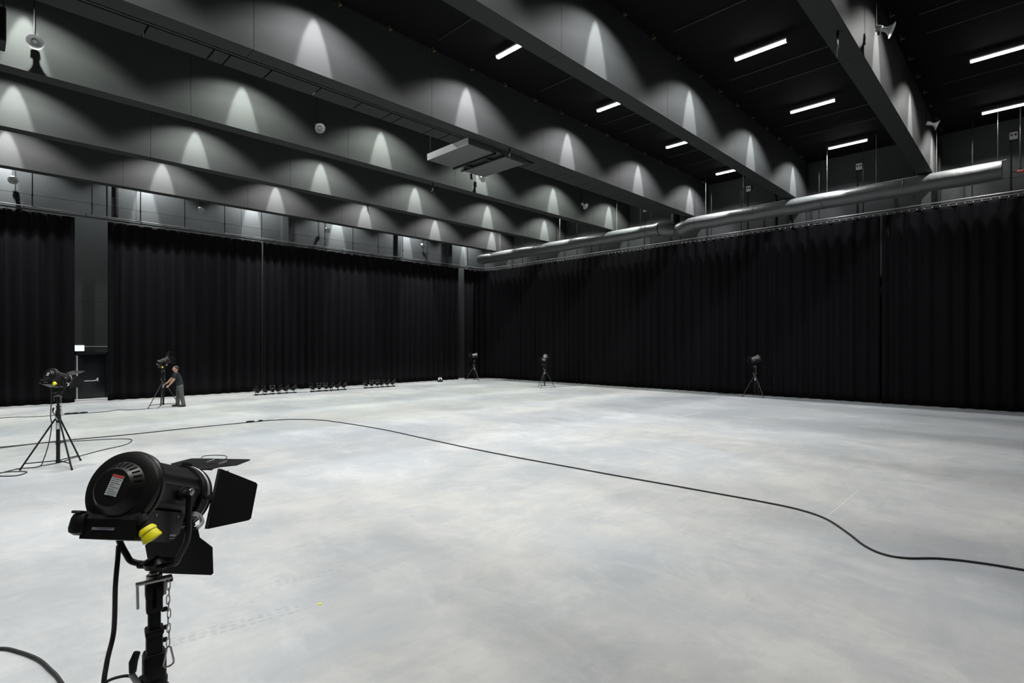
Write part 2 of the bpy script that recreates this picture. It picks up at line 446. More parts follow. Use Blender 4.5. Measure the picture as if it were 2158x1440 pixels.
def curtain(a0, a1, label, seed, ztop=7.955):
    rnd = random.Random(seed)
    pts = path_pts('', a0, a1, .035)
    # irregular folds: cumulative phase with varying wavelength and depth
    ph = 0; rows = []
    wl = .34; amp = .07
    k = 0
    offs = []
    for i in range(len(pts)):
        if i % 9 == 0:
            twl = rnd.uniform(.30, .66); tamp = rnd.uniform(.05, .11); sk = rnd.uniform(-.4, .4)
        wl += (twl - wl) * .12; amp += (tamp - amp) * .12
        ph += 2 * PI * .035 / wl
        f = math.sin(ph + sk * math.sin(ph))
        offs.append((math.copysign(abs(f) ** .8, f), amp))
    zs = [ztop, ztop - .12, ztop - .6, ztop - 1.6, 5.0, 3.2, 1.5, .35, .012]
    vs = []; fs = []; n = len(pts)
    for j, z in enumerate(zs):
        kz = .55 + .45 * min(1, (ztop - z) / 1.2)
        for i, (s, p, nn) in enumerate(pts):
            f, am = offs[i]
            sway = .03 * math.sin(s * .9 + seed) * (ztop - z) / ztop
            q = p + nn * (f * am * kz + sway)
            zz = z - (.007 + 0.003 * math.sin(s * 3.1 + seed) if j == len(zs) - 1 else 0)
            vs.append((q.x, q.y, zz))
    for j in range(len(zs) - 1):
        for i in range(n - 1):
            fs.append((j * n + i, j * n + i + 1, (j + 1) * n + i + 1, (j + 1) * n + i))
    o = MB().add(vs, fs).build('curtain', M_CURT, ang=60)
    so = o.modifiers.new('thickness', 'SOLIDIFY'); so.thickness = .006
    return tag(o, label, 'curtain', 'black stage curtains')
curtain(XL + .3, 3.12, 'black floor-length curtain hanging left of the exit door', 1)
curtain(4.25, 10.88, 'black floor-length curtain behind the man, right of the exit door', 2)
curtain(10.92, 24.45, 'black floor-length curtain behind the rows of floor spotlights', 3)
curtain(24.93, S_OF_Y(26.9), 'black curtain rounding the far corner of the hall', 4)
curtain(S_OF_Y(26.85), S_OF_Y(4.68), 'long black pleated curtain on the side wall behind two tripod lights', 5)
curtain(S_OF_Y(4.60), S_OF_Y(-8.8), 'black pleated curtain at the front end of the side wall', 6)

# curtain rails: upper pipe, lower track, runners, hanging rods
def rail(label, a0, a1, hang, runner_step, top=ZC):
    root = thing('curtain_rail', label, 'curtain rail', (0, 0, 0), group='curtain rails')
    P = [p for s, p, n in path_pts('', a0, a1, .3)]
    MB().tube([(p.x, p.y, 8.16) for p in P], .026, 8).build('upper_pipe', M_RAIL, root)
    MB().tube([(p.x, p.y, 8.045) for p in P], .030, 8).build('track', M_GREYB, root)
    me = MB().box((0, 0, 0), (.026, .026, .04)).mesh('runner', M_HORN if runner_step < .4 else M_GREYB, smooth=False)
    me2 = MB().box((0, 0, 0), (.05, .03, .12)).mesh('spacer', M_GREYB, smooth=False)
    s = a0 + .2; k = 0
    for s, p, n in path_pts('', a0 + .2, a1 - .1, runner_step):
        link('runner', me, root, (p.x + n.x * .03, p.y + n.y * .03, 8.0))
        if k % 4 == 0: link('spacer', me2, root, (p.x, p.y, 8.10), (0, 0, math.atan2(n.y, n.x)))
        k += 1
    for s in hang:
        q = path_pts('', s, s + .1, .1)[0][1]
        h = MB().tube([(q.x, q.y, 8.16), (q.x, q.y, top)], .020, 8)
        ho = h.build('hanging_rod', M_BLACKM, root)
        MB().box((q.x, q.y, 8.62), (.07, .07, .05)).build('clamp', M_GREYB, ho, smooth=False)
    return root
rail('double-pipe curtain rail along the rear wall', XL + .3, 25.6, [-4.8, -1.5, 1.76, 3.7, 5.47, 7.26, 9.04, 10.86, 12.54, 14.4, 16.18, 17.91, 19.74, 21.68, 23.48, 25.3], .5)
rail('double-pipe curtain rail along the side wall with small pale runners', 25.65, S_OF_Y(-8.9),
     [S_OF_Y(y) for y in (27.7, 25.57, 22.47, 20.78, 19.03, 15.52, 13.73, 12.01, 10.48, 8.75, 6.99, 5.28, 3.53, 1.71, -1, -4, -7)], .25)

# conduits and vertical duct behind the rear rail
vd = thing('vertical_duct', 'ribbed dark vertical duct on the rear wall above the exit door', 'duct', (4.42, 29.95, 0))
MB().tube([(.18, 0, 8.3), (.18, 0, ZC)], .13, 14).build('pipe', M_BLACKM, vd)
for k in range(8): MB().lathe([(-.015, .137), (.015, .137)], 14, T(.18, 0, 8.5 + k * .33) @ ry(PI / 2)).build('joint_ring', M_GREYB, vd)
MB().tube([(-.12, 0, 8.2), (-.12, 0, ZC)], .03, 8).build('side_pipe', M_GREYB, vd)
for (y, lab) in ((2.79, 'black vertical pipe on the side wall beside the strap beam'), (9.08, 'black vertical pipe pair member on the side wall under the light row, thick'),
                 (8.45, 'black vertical pipe on the side wall, second of the close pair')):
    tag(MB().tube([(27.75, y, 7.9), (27.75, y, ZC)], .075, 12).build('wall_pipe', M_BLACKM), lab, 'pipe')

# ------------------------------------------------------------------ textile air duct
def duct_seg(label, y0, y1, z0, z1, capround):
    root = thing('air_duct', label, 'air duct', (26.2, 0, 0), group='textile air ducts')
    n = 60; pts = []; rs = []
    for i in range(n + 1):
        t = i / n; y = y0 + (y1 - y0) * t
        sag = -.02 * math.sin(t * PI * 6) ** 2
        pts.append((0, y, z0 + (z1 - z0) * t + sag))
        rs.append(.34)
    if capround:
        d = 1 if y0 > y1 else -1
        pts = [(0, y0 + d * .16, z0), (0, y0 + d * .12, z0), (0, y0 + d * .05, z0)] + pts
        rs = [.12, .24, .315] + rs
    MB().tube(pts, rs, 28).build('sleeve', M_DUCT, root, ang=50)
    L = abs(y1 - y0); k = int(L / 2.4)
    for i in range(1, k):
        y = y0 + (y1 - y0) * i / k
        MB().tube([(.34 * math.cos(a) * 1.005, y, z0 + (z1 - z0) * i / k - .01 + .34 * math.sin(a)) for a in [2 * PI * j / 28 for j in range(28)]], .008, 6, closed=True).build('seam_ring', M_DUCT, root)
    MB().box((0, (y0 + y1) / 2, (z0 + z1) / 2 + .345), (.03, L, .03), rot=Matrix.Rotation(math.atan2(z1 - z0, y1 - y0), 3, 'X')).build('top_rail', M_ALU, root, smooth=False)
    return root
dL = duct_seg('grey textile air duct with a rounded end, running to the far corner', 29.0, 15.25, 8.72, 8.76, True)
dR = duct_seg('grey textile air duct with a crumpled cut end on the front side', 0.84, 12.4, 8.82, 8.74, False)
MB().lathe([(-.004, .338), (.004, .338)], 28, T(0, .84, 8.82) @ rz(PI / 2)).build('end_disc', M_BLACKM, dR)
MB().tube([(0, .86, 9.165), (0, .72, 9.165)], .02, 6).build('rail_end', M_ALU, dR)
wire_me = {}
for root, ys in ((dL, [28.7, 26.95, 25.3, 23.6, 21.5, 19.73, 18.9, 17.25, 15.7]), (dR, [11.93, 10.06, 6.46, 4.66, 2.70, .95])):
    for y in ys:
        MB().tube([(0, y, 9.05), (0, y, ZC - .02)], .009, 6).build('hanger_wire', M_WIRE, root)
# Y-piece: rigid transition with two elbows coming out of a vertical riser
yp = thing('duct_junction', 'dark sheet-metal junction joining the two textile ducts', 'duct junction', (26.2, 0, 0))
MB().tube([(0, 15.23, 8.76), (0, 14.75, 8.76), (.0, 14.45, 8.78), (.10, 14.05, 8.70), (.24, 13.78, 8.66)], [.34, .345, .40, .41, .36], 24).build('elbow', M_DUCT, yp, ang=20)
MB().tube([(0, 12.42, 8.74), (0, 12.75, 8.72), (.02, 13.0, 8.66), (.10, 13.28, 8.60), (.22, 13.5, 8.60)], [.34, .345, .36, .37, .34], 24).build('elbow', M_DUCT, yp, ang=20)
MB().lathe([(-.025, .405), (.025, .405)], 28, T(.0, 14.45, 8.78) @ rz(PI / 2)).build('collar_ring', M_BLACKM, yp)
MB().tube([(.38, 13.78, 8.7), (.38, 13.78, ZC)], .24, 20).build('riser', M_BLACKM, yp)
sp = tag(MB().tube([(26.5, .58, 8.78), (26.5, -8, 8.78)], .03, 8).build('sprinkler_pipe', M_GREYB), 'thin pipe with a red fitting beyond the cut duct end', 'pipe')
MB().tube([(26.5, .45, 8.74), (26.5, .28, 8.74)], .05, 10).build('red_fitting', M_RED, sp)
MB().tube([(26.5, .36, 8.8), (26.5, .36, ZC)], .02, 8).build('drop_pipe', M_GREYB, sp)

# small boxes on stems on the side wall
for y in (16.5, 10.5, 5.64, .57):
    b_ = thing('wall_box', 'small grey box with two sockets on a conduit on the side wall', 'wall box', (28.12, y, 10.52), group='wall boxes under the ceiling')
    MB().box((-.04, 0, 0), (.10, .24, .28), bev=.015).build('case', M_HORN, b_)
    for s in (-1, 1): MB().box((-.095, s * .055, .02), (.012, .06, .07)).build('socket', M_BLACKM, b_, smooth=False)
    MB().tube([(-.02, .1, -.14), (-.02, .1, -2.3)], .025, 8).build('conduit_stem', M_GREYB, b_)

# ------------------------------------------------------------------ horn loudspeakers
def horn(loc, az, tilt, rod, label):
    t = thing('horn_loudspeaker', label, 'loudspeaker', loc, group='horn loudspeakers')
    m = rz(az) @ ry(tilt)
    MB().lathe([(-.02, .045), (.05, .05), (.10, .075), (.15, .12), (.18, .165), (.19, .17), (.182, .158), (.15, .11), (.10, .065), (.06, .04)], 28, m, cap=False).build('bell', M_HORN, t)
    MB().lathe([(.04, .001), (.05, .045), (.13, .05), (.145, .035), (.15, .001)], 18, m, cap=False).build('centre_cone', M_HORN, t)
    MB().lathe([(-.14, .001), (-.14, .06), (-.12, .072), (-.03, .072), (-.02, .05)], 20, m, cap=False).build('driver', M_HORN, t)
    MB().box((m @ Vector((-.05, 0, -.10))), (.05, .15, .012), rot=m.to_3x3()).build('bracket', M_BLACKM, t, smooth=False)
    back = m @ Vector((-.15, 0, 0))
    MB().tube([back, (back.x, back.y, .1), (back.x, back.y, rod)], .014, 6).build('rod', M_BLACKM, t)
    return t
for loc, rod, lab in (((1.07, 17.25, 9.87), 1.3, 'beam beside the hanging black box'), ((8.21, 17.25, 9.87), 1.3, 'middle beam above the rear curtain'),
                      ((15.64, 17.25, 9.80), 1.3, 'middle beam behind the suspended panel'), ((23.01, 17.25, 9.99), 1.2, 'middle beam near the side-wall duct')):
    horn(loc, R(-90), R(38), rod, 'grey horn loudspeaker on a rod in front of the ' + lab)
for x, lab in ((1.21, 'left of the exit door'), (8.2, 'above the man'), (14.99, 'above the middle of the rear curtain'), (22.02, 'near the far corner')):
    horn((x, 30.4, 9.42), R(-90), R(35), 1.78, 'grey horn loudspeaker on the rear wall ' + lab)
horn((14.8, 2.5, 9.8), R(-80), R(25), 1.3, 'grey horn loudspeaker on the beam with the dangling strap')
horn((22.89, 2.5, 10.0), R(-80), R(25), 1.1, 'grey horn loudspeaker on the strap beam near the side wall')

# straps under beams
def strap(loc, label, s=1.0):
    t = thing('cable_strap', label, 'strap', loc, group='straps under the beams')
    MB().tube([(0, 0, 0), (0, 0, -.12 * s)], .025, 8).build('clip', M_BLACKM, t)
    MB().tube(smoothpath([(0, 0, -.1 * s), (.02, 0, -.25 * s), (.06, .03, -.36 * s), (.13, .05, -.44 * s)], 4), .014, 6).build('tail', M_GREYB, t)
    MB().tube(smoothpath([(0, 0, -.1 * s), (-.01, 0, -.22 * s), (-.06, -.03, -.33 * s), (-.12, -.06, -.38 * s)], 4), .010, 6).build('tail', M_GREYB, t)
strap((12.97, 3.0, 9.19), 'dark cable strap dangling under the beam with the horn loudspeaker', 1.1)
strap((13.42, 17.8, 9.19), 'dark cable strap dangling under the beam behind the suspended panel')
strap((13.33, 22.8, 9.19), 'dark cable strap dangling under the second beam from the rear wall')
strap((12.9, 12.8, 9.19), 'dark cable strap beside the suspended panel on the wide grooved beam', .8)

# ------------------------------------------------------------------ suspended panel
pn = thing('suspended_panel', 'grey flat panel hung by chains beside the wide grooved beam', 'suspended panel', (11.3, 13.1, 9.0))
MB().box((.60, 1.09, .10), (1.20, 2.18, .20), bev=.01).build('slab', M_PANEL, pn)
MB().box((2.10, 1.09, .10), (1.15, 2.18, .20), bev=.01).build('slab', M_PANEL, pn)
MB().box((1.36, 1.05, .14), (.34, 2.0, .10)).build('centre_strip', M_PANEL, pn, smooth=False)
for x in (1.17, 1.55): MB().box((x, 1.05, -.02), (.07, 2.25, .06)).build('cross_rail', M_BLACKM, pn, smooth=False)
for y, x in ((.55, 1.36), (1.6, 1.36)): MB().box((x, y, -.02), (.34, .12, .05)).build('tie', M_BLACKM, pn, smooth=False)
MB().box((-.012, 1.09, .11), (.02, 2.2, .22)).build('lit_edge_strip', M_WHITE, pn, smooth=False)  # white strip paints the bright light on this panel edge
for x, y in ((.06, 2.1), (.06, .1), (2.6, 2.1), (2.6, .1)): MB().tube([(x, y, .2), (x, y, 2.19)], .014, 6).build('chain', M_WIRE, pn)
lk = MB().lathe([(0, .05), (.12, .04), (.2, .055)], 14, T(2.05, 2.22, 0) @ ry(R(80))).build('small_lamp', M_BLACKM, pn)

# black box hanging at the left
bb = thing('hanging_speaker_box', 'black box hung from the ceiling at the left end of the hall', 'speaker box', (.12, 14.6, 8.42))
MB().box((0, 0, .33), (.72, .55, .66), bev=.02).build('case', M_BLACKM, bb)
MB().box((0, -.285, .33), (.62, .02, .56)).build('grille', M_CURT, bb, smooth=False)
for s in (-1, 1): MB().tube([(s * .33, 0, .66), (s * .33, 0, 2.76)], .018, 8).build('hanger_rod', M_GREYB, bb)

# ------------------------------------------------------------------ exit door
dr = link('door_1', None, None, (3.33, YB - .02, 0)); dr['kind'] = 'structure'; dr['label'] = 'black exit door with a bright push bar between the curtains'
MB().box((.53, .05, 1.02), (1.02, .06, 2.04), bev=.006).build('leaf', M_DOOR, dr)
for x in (-.06, 1.12): MB().box((x, .03, 1.06), (.10, .12, 2.12)).build('jamb', M_DOOR, dr, smooth=False)
MB().box((.53, .03, 2.08), (1.28, .12, .08)).build('head_frame', M_DOOR, dr, smooth=False)
MB().box((.005, -.04, 1.0), (.045, .05, 2.0)).build('edge_strip', M_WHITE, dr, smooth=False)
pb = MB().tube(smoothpath([(.07, -.01, .92), (.12, -.09, .87), (.20, -.12, .84), (.45, -.12, .84), (.62, -.12, .84), (.70, -.09, .87), (.75, -.01, .92)], 5), .024, 8).build('push_bar', M_WHITE, dr)
for x in (.07, .75): MB().box((x, -.01, .88), (.05, .05, .16)).build('mount', M_WHITE, pb, smooth=False)
MB().tube([(.10, -.03, 2.40), (1.3, -.03, 2.40)], .014, 6).build('conduit', M_ALU, dr)
es = thing('exit_sign', 'lit white exit sign box above the black door', 'exit sign', (3.42, YB - .05, 2.2))
MB().box((0, 0, .13), (.34, .10, .28), bev=.01).build('case', M_WHITE, es)
MB().box((0, -.056, .12), (.32, .012, .23)).build('lit_face', M_SIGN, es, smooth=False)
struct('trim_1', MB().box((3.86, YB - .25, .012), (1.25, .5, .024)), M_WHITE, 'pale sill strip on the floor before the door', smooth=False)

# ------------------------------------------------------------------ studio fresnel lights
def leaf_part(root, mh, side, beta, ring_r, x0, name_poly, tilt_m):
    """side: angle of the hinge around the axis; beta: opening from the axis"""
    # hinge frame: local X outwards along the leaf, Y along hinge, Z normal
    ro = rx(side)                                   # 0 = top (+z)
    hinge = T(x0, 0, ring_r)
    m = tilt_m @ ro @ hinge @ ry(-beta)
    lf = MB().prism(name_poly, .004, m).build('barn_door_leaf', M_LEAF, root, smooth=False)
    ys = [p[1] for p in name_poly if p[0] < .02]
    MB().tube([m @ Vector((0, min(ys), 0)), m @ Vector((0, max(ys), 0))], .007, 8).build('hinge', M_GREYB, lf)
    return m
SCF = .93
def fresnel(loc, az, tilt, label, betas=(22, 40, 58, 40), detail=True, bm=None):
    M_H = bm or M_BLACK
    t = thing('studio_light', label, 'studio light', (loc[0], loc[1], loc[2] + .365 * SCF), (0, 0, R(az)), 'fresnel studio lights')
    t.scale = (SCF, SCF, SCF)
    tm = ry(R(tilt)) @ Matrix.Diagonal((.9, 1, 1, 1))
    tr_ = tm @ Matrix.Diagonal((1, .88, .88, 1))
    # housing with long stamped folds
    prof = []
    n = 72
    for k in range(n):
        a = 2 * PI * k / n
        deg = math.degrees(a) % 360                 # 0 = +y, 90 = +z
        r = .150
        up = math.sin(a)
        if up > -.35:
            r += .007 * (1 if math.sin(a * 11) > .2 else 0)
        prof.append((r * math.cos(a), r * math.sin(a)))
    vs = [(x, y, z) for x in (-.185, .165) for y, z in prof]
    fs = [(k, (k + 1) % n, n + (k + 1) % n, n + k) for k in range(n)] + [tuple(range(n)), tuple(range(n, 2 * n))]
    MB().add(vs, fs, tr_).build('housing', M_H, t, ang=25)
    # cast rear cap with raised lamp door
    rc = MB().lathe([(-.170, .158), (-.175, .186), (-.195, .188), (-.200, .182), (-.212, .184), (-.228, .178), (-.236, .155), (-.238, .128)], 48, tr_, cap=False)
    rc.lathe([(-.238, .128), (-.239, .126), (-.278, .096), (-.284, .088), (-.286, .0005)], 48, tr_, cap=False)
    cap = rc.build('rear_cap', M_H, t, ang=30)
    if detail:
        for k in range(10):
            mm = tr_ @ rx(R(-42 + k * 12.5)) @ T(-.2592, 0, .1118) @ ry(R(-37.6))
            sl = MB(); sl.box((0, 0, 0), (.036, .0085, .0035), bev=.0016)
            for i, v in enumerate(sl.v): sl.v[i] = mm @ v
            sl.build('vent_slot', M_CURT, cap)  # flush black boxes, the shade inside recessed slots given as colour
        st = MB(); st.box((-.2872, -.012, .012), (.0015, .062, .098))
        # sticker leans a little
        lm = tr_ @ rx(R(10))
        st.v = [lm @ v for v in st.v]
        stk = st.build('rating_sticker', M_STICK, t, smooth=False, label='silver rating sticker with a red heading')
        hd = MB().box((-.2882, -.012, .0545), (.001, .060, .012)); hd.v = [lm @ v for v in hd.v]; hd.build('red_heading', M_RED, stk, smooth=False)
        for k in range(9):
            wdt = (.048, .04, .05, .022, .05, .03, .046, .05, .036)[k]
            pl = MB().box((-.2882, .0005 + .012 * 0 - .012 + (.05 - wdt) / 2 * (1 if k % 2 else -.4), .041 - k * .0095), (.0008, wdt, .0022)); pl.v = [lm @ v for v in pl.v]
            pl.build('print_line', M_INK, stk, smooth=False)
    # base box under the housing (ballast / switch box)
    poly = [(-.225, -.08), (-.245, -.125), (-.228, -.205), (.02, -.210), (.075, -.172), (.085, -.08)]
    bm_ = tm @ rx(PI / 2)
    bx = MB().prism([(x, z) for x, z in poly], .245, bm_).build('base_box', M_BLACK, t, ang=20)
    if detail:
        hb = MB().box((-.222, .134, -.145), (.085, .075, .095), bev=.028); hb.v = [tm @ v for v in hb.v]; hb.build('corner_handle', M_BLACK, t)
        br = MB().box((-.242, .142, -.100), (.05, .045, .012), bev=.005); br.v = [tm @ v for v in br.v]; br.build('handle_plate', M_GREYB, t)
        lg = MB().box((.025, -.1236, -.180), (.042, .001, .008)); lg.v = [tm @ v for v in lg.v]; lg.build('maker_mark', M_STICK, bx, smooth=False)
        lg = MB().box((.025, -.1236, -.193), (.038, .001, .0025)); lg.v = [tm @ v for v in lg.v]; lg.build('maker_line', M_STICK, bx, smooth=False)
        lg = MB().box((-.2385, .02, -.160), (.0012, .10, .018), rot=Matrix.Rotation(R(17), 3, 'Y')); lg.v = [tm @ v for v in lg.v]; lg.build('maker_plate', M_INK, bx, smooth=False)
        for x, z in ((-.13, -.10), (-.10, -.160), (.03, -.10)):
            MB().lathe([(0, .005), (.004, .004)], 8, tm @ T(x, -.1225, z) @ rz(-PI / 2)).build('screw', M_STEEL, bx)
    # socket with a yellow cap
    cm = tm @ T(-.215, -.114, -.118) @ rz(R(-64)) @ ry(R(50))
    cn = MB().lathe([(-.01, .030), (.022, .030), (.026, .024), (.05, .024)], 18, cm).build('plug_neck', M_BLACKM, t)
    MB().lathe([(.045, .026), (.055, .034), (.066, .036), (.07, .032), (.098, .039), (.104, .038), (.108, .012)], 18, cm).build('yellow_cap', M_YEL, cn, label='bright yellow plastic plug cap')
    # front: lens rim, accessory ring, lens
    MB().lathe([(.150, .150), (.150, .168), (.165, .171), (.185, .171), (.190, .163), (.190, .135)], 48, tr_, cap=False).build('front_rim', M_BLACK, t)
    MB().lathe([(.186, .0005), (.186, .05), (.190, .051), (.186, .08), (.190, .081), (.186, .108), (.190, .109), (.184, .138)], 36, tr_, cap=False).build('lens', M_GLASS, t)
    MB().lathe([(.200, .135), (.200, .168), (.202, .172), (.206, .172), (.206, .135), (.200, .135)], 48, tr_, cap=False).build('filter_ring', M_ALU, t)
    MB().lathe([(.212, .138), (.212, .170), (.228, .172), (.232, .168), (.232, .138), (.212, .138)], 48, tr_, cap=False).build('door_ring', M_BLACKM, t)
    for a in (0, 40, 150, 215, 270):
        cl = MB().box((.195, 0, .178), (.06, .028, .026), bev=.006)
        mm = tr_ @ rx(R(-a)); cl.v = [mm @ v for v in cl.v]; cl.build('accessory_clip', M_BLACKM, t)
    # barn doors
    wide = [(0, -.115), (.055, -.12), (.11, -.185), (.265, -.175), (.275, -.165), (.275, .165), (.265, .175), (.11, .185), (.055, .12), (0, .115)]
    side = [(0, -.14), (.01, -.145), (.205, -.095), (.215, -.085), (.215, .085), (.205, .095), (.01, .145), (0, .14)]
    leaf_part(t, None, 0, R(betas[0]), .143, .236, wide, tm)
    leaf_part(t, None, R(90), R(betas[1]), .153, .236, side, tm)
    low = [(x * .92, y * .95) for x, y in wide]
    leaf_part(t, None, R(180), R(betas[2]), .143, .236, low, tm)
    leaf_part(t, None, R(-90), R(betas[3]), .153, .236, side, tm)
    if detail:
        # safety wire loop over the top leaf
        wp = [tm @ Vector(p) for p in ((.20, -.10, .165), (.24, -.13, .178), (.34, -.12, .215), (.40, -.06, .235), (.36, .02, .225), (.27, -.02, .19))]
        MB().tube(smoothpath(wp, 6), .0022, 6).build('safety_wire', M_GREYB, t)
        for p in ((.20, -.10, .17), (.25, -.135, .17), (.26, -.15, .12)):
            MB().tube([tm @ Vector(p), tm @ (Vector(p) + Vector((.035, -.02, .02)))], .005, 8).build('wire_crimp', M_STEEL, t)
    # yoke (stays upright), pivots, hub
    wy = .172
    path = smoothpath([(.0, -wy, .0), (-.005, -wy, -.10), (-.01, -wy + .005, -.19), (-.01, -wy + .04, -.255), (-.005, -.10, -.292), (0, 0, -.300),
                       (-.005, .10, -.292), (-.01, wy - .04, -.255), (-.01, wy - .005, -.19), (-.005, wy, -.10), (0, wy, 0)], 6)
    path = [Vector((p.x, p.y, p.z * 1.1)) for p in path]
    yk = MB().tube(path, .0135, 12).build('yoke', M_BLACK, t)
    for s in (-1, 1):
        MB().lathe([(0, .030), (.012, .030), (.014, .020), (.034, .020)], 18, T(0, s * .132, 0) @ rz(s * PI / 2)).build('pivot', M_BLACKM, yk)
        MB().lathe([(0, .017), (.006, .017), (.010, .010)], 14, T(0, s * .180, .012) @ rz(s * PI / 2)).build('pivot_bolt', M_STEEL, yk)
    MB().tube(smoothpath([(.05, -.155, -.105), (.075, -.17, -.125), (.07, -.185, -.155), (.045, -.18, -.170)], 5), .010, 8).build('lock_lever', M_ALU, yk)
    MB().lathe([(-.335, .018), (-.318, .018), (-.316, .038), (-.290, .046), (-.275, .030), (-.265, .014)], 20, T(0, 0, -.03) @ ry(-PI / 2)).build('hub', M_BLACK, t)
    MB().box((.02, 0, -.332), (.10, .14, .024), bev=.011).build('hub_plate', M_BLACK, t)
    return t

# ------------------------------------------------------------------ wind-up stands
def link_mesh():
    p = []
    for k in range(16):
        a = 2 * PI * k / 16
        p.append((.0065 * math.cos(a), 0, .0125 * math.sin(a) + (.0075 if math.sin(a) > 0 else -.0075)))
    return MB().tube(p, .0024, 6, closed=True).mesh('chain_link', M_STEEL)
LINK = link_mesh()
def stand(loc, az, H, label, rad=.60, leg0=0, zt=.98, crank_side=1, detail=True, lm=None):
    M_LG = lm or M_BLACKM
    t = thing('light_stand', label, 'light stand', loc, (0, 0, R(az)), 'wind-up light stands')
    # centre column
    MB().tube([(0, 0, .10), (0, 0, zt + .05)], .033, 16).build('lower_mast', M_BLACKM, t)
    MB().lathe([(0, .04), (.05, .04)], 16, T(0, 0, .09) @ ry(-PI / 2)).build('mast_foot', M_BLACKM, t)
    MB().lathe([(-.03, .045), (.05, .05), (.07, .040)], 18, T(0, 0, zt) @ ry(-PI / 2)).build('leg_collar', M_BLACKM, t)
    MB().box((0, 0, .36 + .12), (.085, .085, .025), bev=.006).build('mast_bracket', M_BLACKM, t)
    MB().box((.05, .03, .485), (.11, .02, .012)).build('bracket_arm', M_BLACKM, t, smooth=False)
    MB().box((0, -.034, .84), (.05, .004, .13)).build('mast_sticker', M_WOODGREEN, t, smooth=False, label='pale rectangular sticker')
    # gear box, upper sections
    g0 = zt + .07
    MB().box((0, 0, g0 + .045), (.086, .088, .12), bev=.018).build('gear_box', M_BLACKM, t)
    hs = H - g0
    def sq(z0, z1, wd, dp, nm='mast_section', m=M_BLACKM):
        return MB().box((0, 0, (z0 + z1) / 2), (wd, dp, z1 - z0), bev=min(.008, wd * .15)).build(nm, m, t)
    sq(g0 + .09, g0 + .09 + hs * .26, .060, .066)
    sq(g0 + .08 + hs * .22, g0 + hs * .46, .068, .074, 'mast_collar')
    sq(g0 + hs * .40, g0 + hs * .66, .046, .050)
    sq(g0 + hs * .62, H - .03, .060, .062)
    sq(g0 + hs * .76, H - .045, .066, .070, 'top_socket')
    if detail:
        MB().box((-.001, -.0355, H - .10), (.014, .004, .085)).build('socket_slot', M_CURT, t, smooth=False)
        for k, z in enumerate((.30, .42, .60)):
            MB().lathe([(0, .010), (.018, .010), (.022, .006)], 10, T(.028, .012, g0 + hs * z) @ rz(0)).build('lock_knob', M_BLACKM, t)
    MB().lathe([(-.035, .030), (-.012, .030), (-.01, .020), (0, .020)], 16, T(0, 0, H) @ ry(-PI / 2)).build('spigot_seat', M_STEEL, t)
    # chrome T-bar with its pin
    tb = MB().box((-.004, -.045, H - .022), (.128, .016, .014), bev=.003).build('clamp_bar', M_STEEL, t)
    MB().tube([(-.062, -.045, H - .028), (-.060, -.046, H - .125)], .0052, 8).build('clamp_pin', M_STEEL, tb)
    MB().tube([(.036, -.045, H - .028), (.036, -.046, H - .09)], .0052, 8).build('clamp_pin', M_STEEL, tb)
    MB().box((.045, -.02, H - .035), (.04, .05, .018), bev=.004).build('clamp_block', M_BLACKM, t)
    ch = link('safety_chain', None, t, (.048, -.052, H - .035))
    for k in range(9):
        link('chain_link', LINK, ch, (0.002 * math.sin(k * 2.1), 0, -.018 - k * .0305), (0, 0, R(90) if k % 2 else R(15)))
    z0 = -.018 - 9 * .0305
    MB().tube([Vector((x, 0, z0 + z)) for x, z in ((0, .012), (.008, .006), (.010, -.006), (.019, -.052), (.018, -.066), (.006, -.074), (-.012, -.074), (-.019, -.064), (-.017, -.05), (-.008, -.006), (-.007, .006))], .0042, 8, closed=True).build('snap_hook', M_STEEL, ch)
    # crank
    cs = crank_side
    cr = MB().tube([(-.045 * cs, -.06, g0 + .03), (-.055 * cs, -.10, g0 + .03)], .016, 12).build('crank_axle', M_BLACKM, t)
    arm = MB(); arm.box((0, 0, -.02), (.022, .012, .20), rot=Matrix.Rotation(R(-24 * cs), 3, 'Y'), bev=.004)
    arm.v = [v + Vector((-.045 * cs, -.108, g0 + .02)) for v in arm.v]
    arm.build('crank_arm', M_STEEL, cr)
    MB().tube([(-.080 * cs, -.115, g0 + .098), (-.078 * cs, -.12, g0 + .14), (-.066 * cs, -.12, g0 + .175)], [.013, .016, .013], 12).build('crank_grip', M_BLACKM, cr)
    # legs and braces
    for k in range(3):
        a = R(120 * k + leg0 - az)
        c_, s_ = math.cos(a), math.sin(a)
        lg = MB().tube([(.045 * c_, .045 * s_, zt), (rad * c_, rad * s_, .016)], .0155, 10).build('leg', M_LG, t)
        MB().lathe([(0, .022), (.03, .020)], 10, T(rad * c_, rad * s_, .0) @ ry(-PI / 2)).build('rubber_foot', M_BLACKM, lg)
        f = .115 / zt
        MB().tube([(.03 * c_, .03 * s_, .13), (rad * (1 - f) * c_, rad * (1 - f) * s_, .125)], .011, 8).build('brace', M_BLACKM, t)
    return t

# foreground light and stand
stand((.555, 2.717, 0), -8, 1.515, 'black wind-up stand with chrome clamp bar and chain, nearest the hall front', leg0=20, zt=1.0)
fresnel((.555, 2.717, 1.515), 40, 21, 'large black fresnel light with yellow plug cap, silver sticker on its rear', betas=(18, 38, 58, 40))
# second stand
stand((1.24, 14.2, 0), -5, 1.47, 'black tripod wind-up stand with the looped cable at its feet', rad=.58, leg0=46)
fresnel((1.24, 14.2, 1.47), 38, 22, 'black fresnel light with yellow plug cap, aimed towards the exit door', betas=(38, 25, 58, 25))
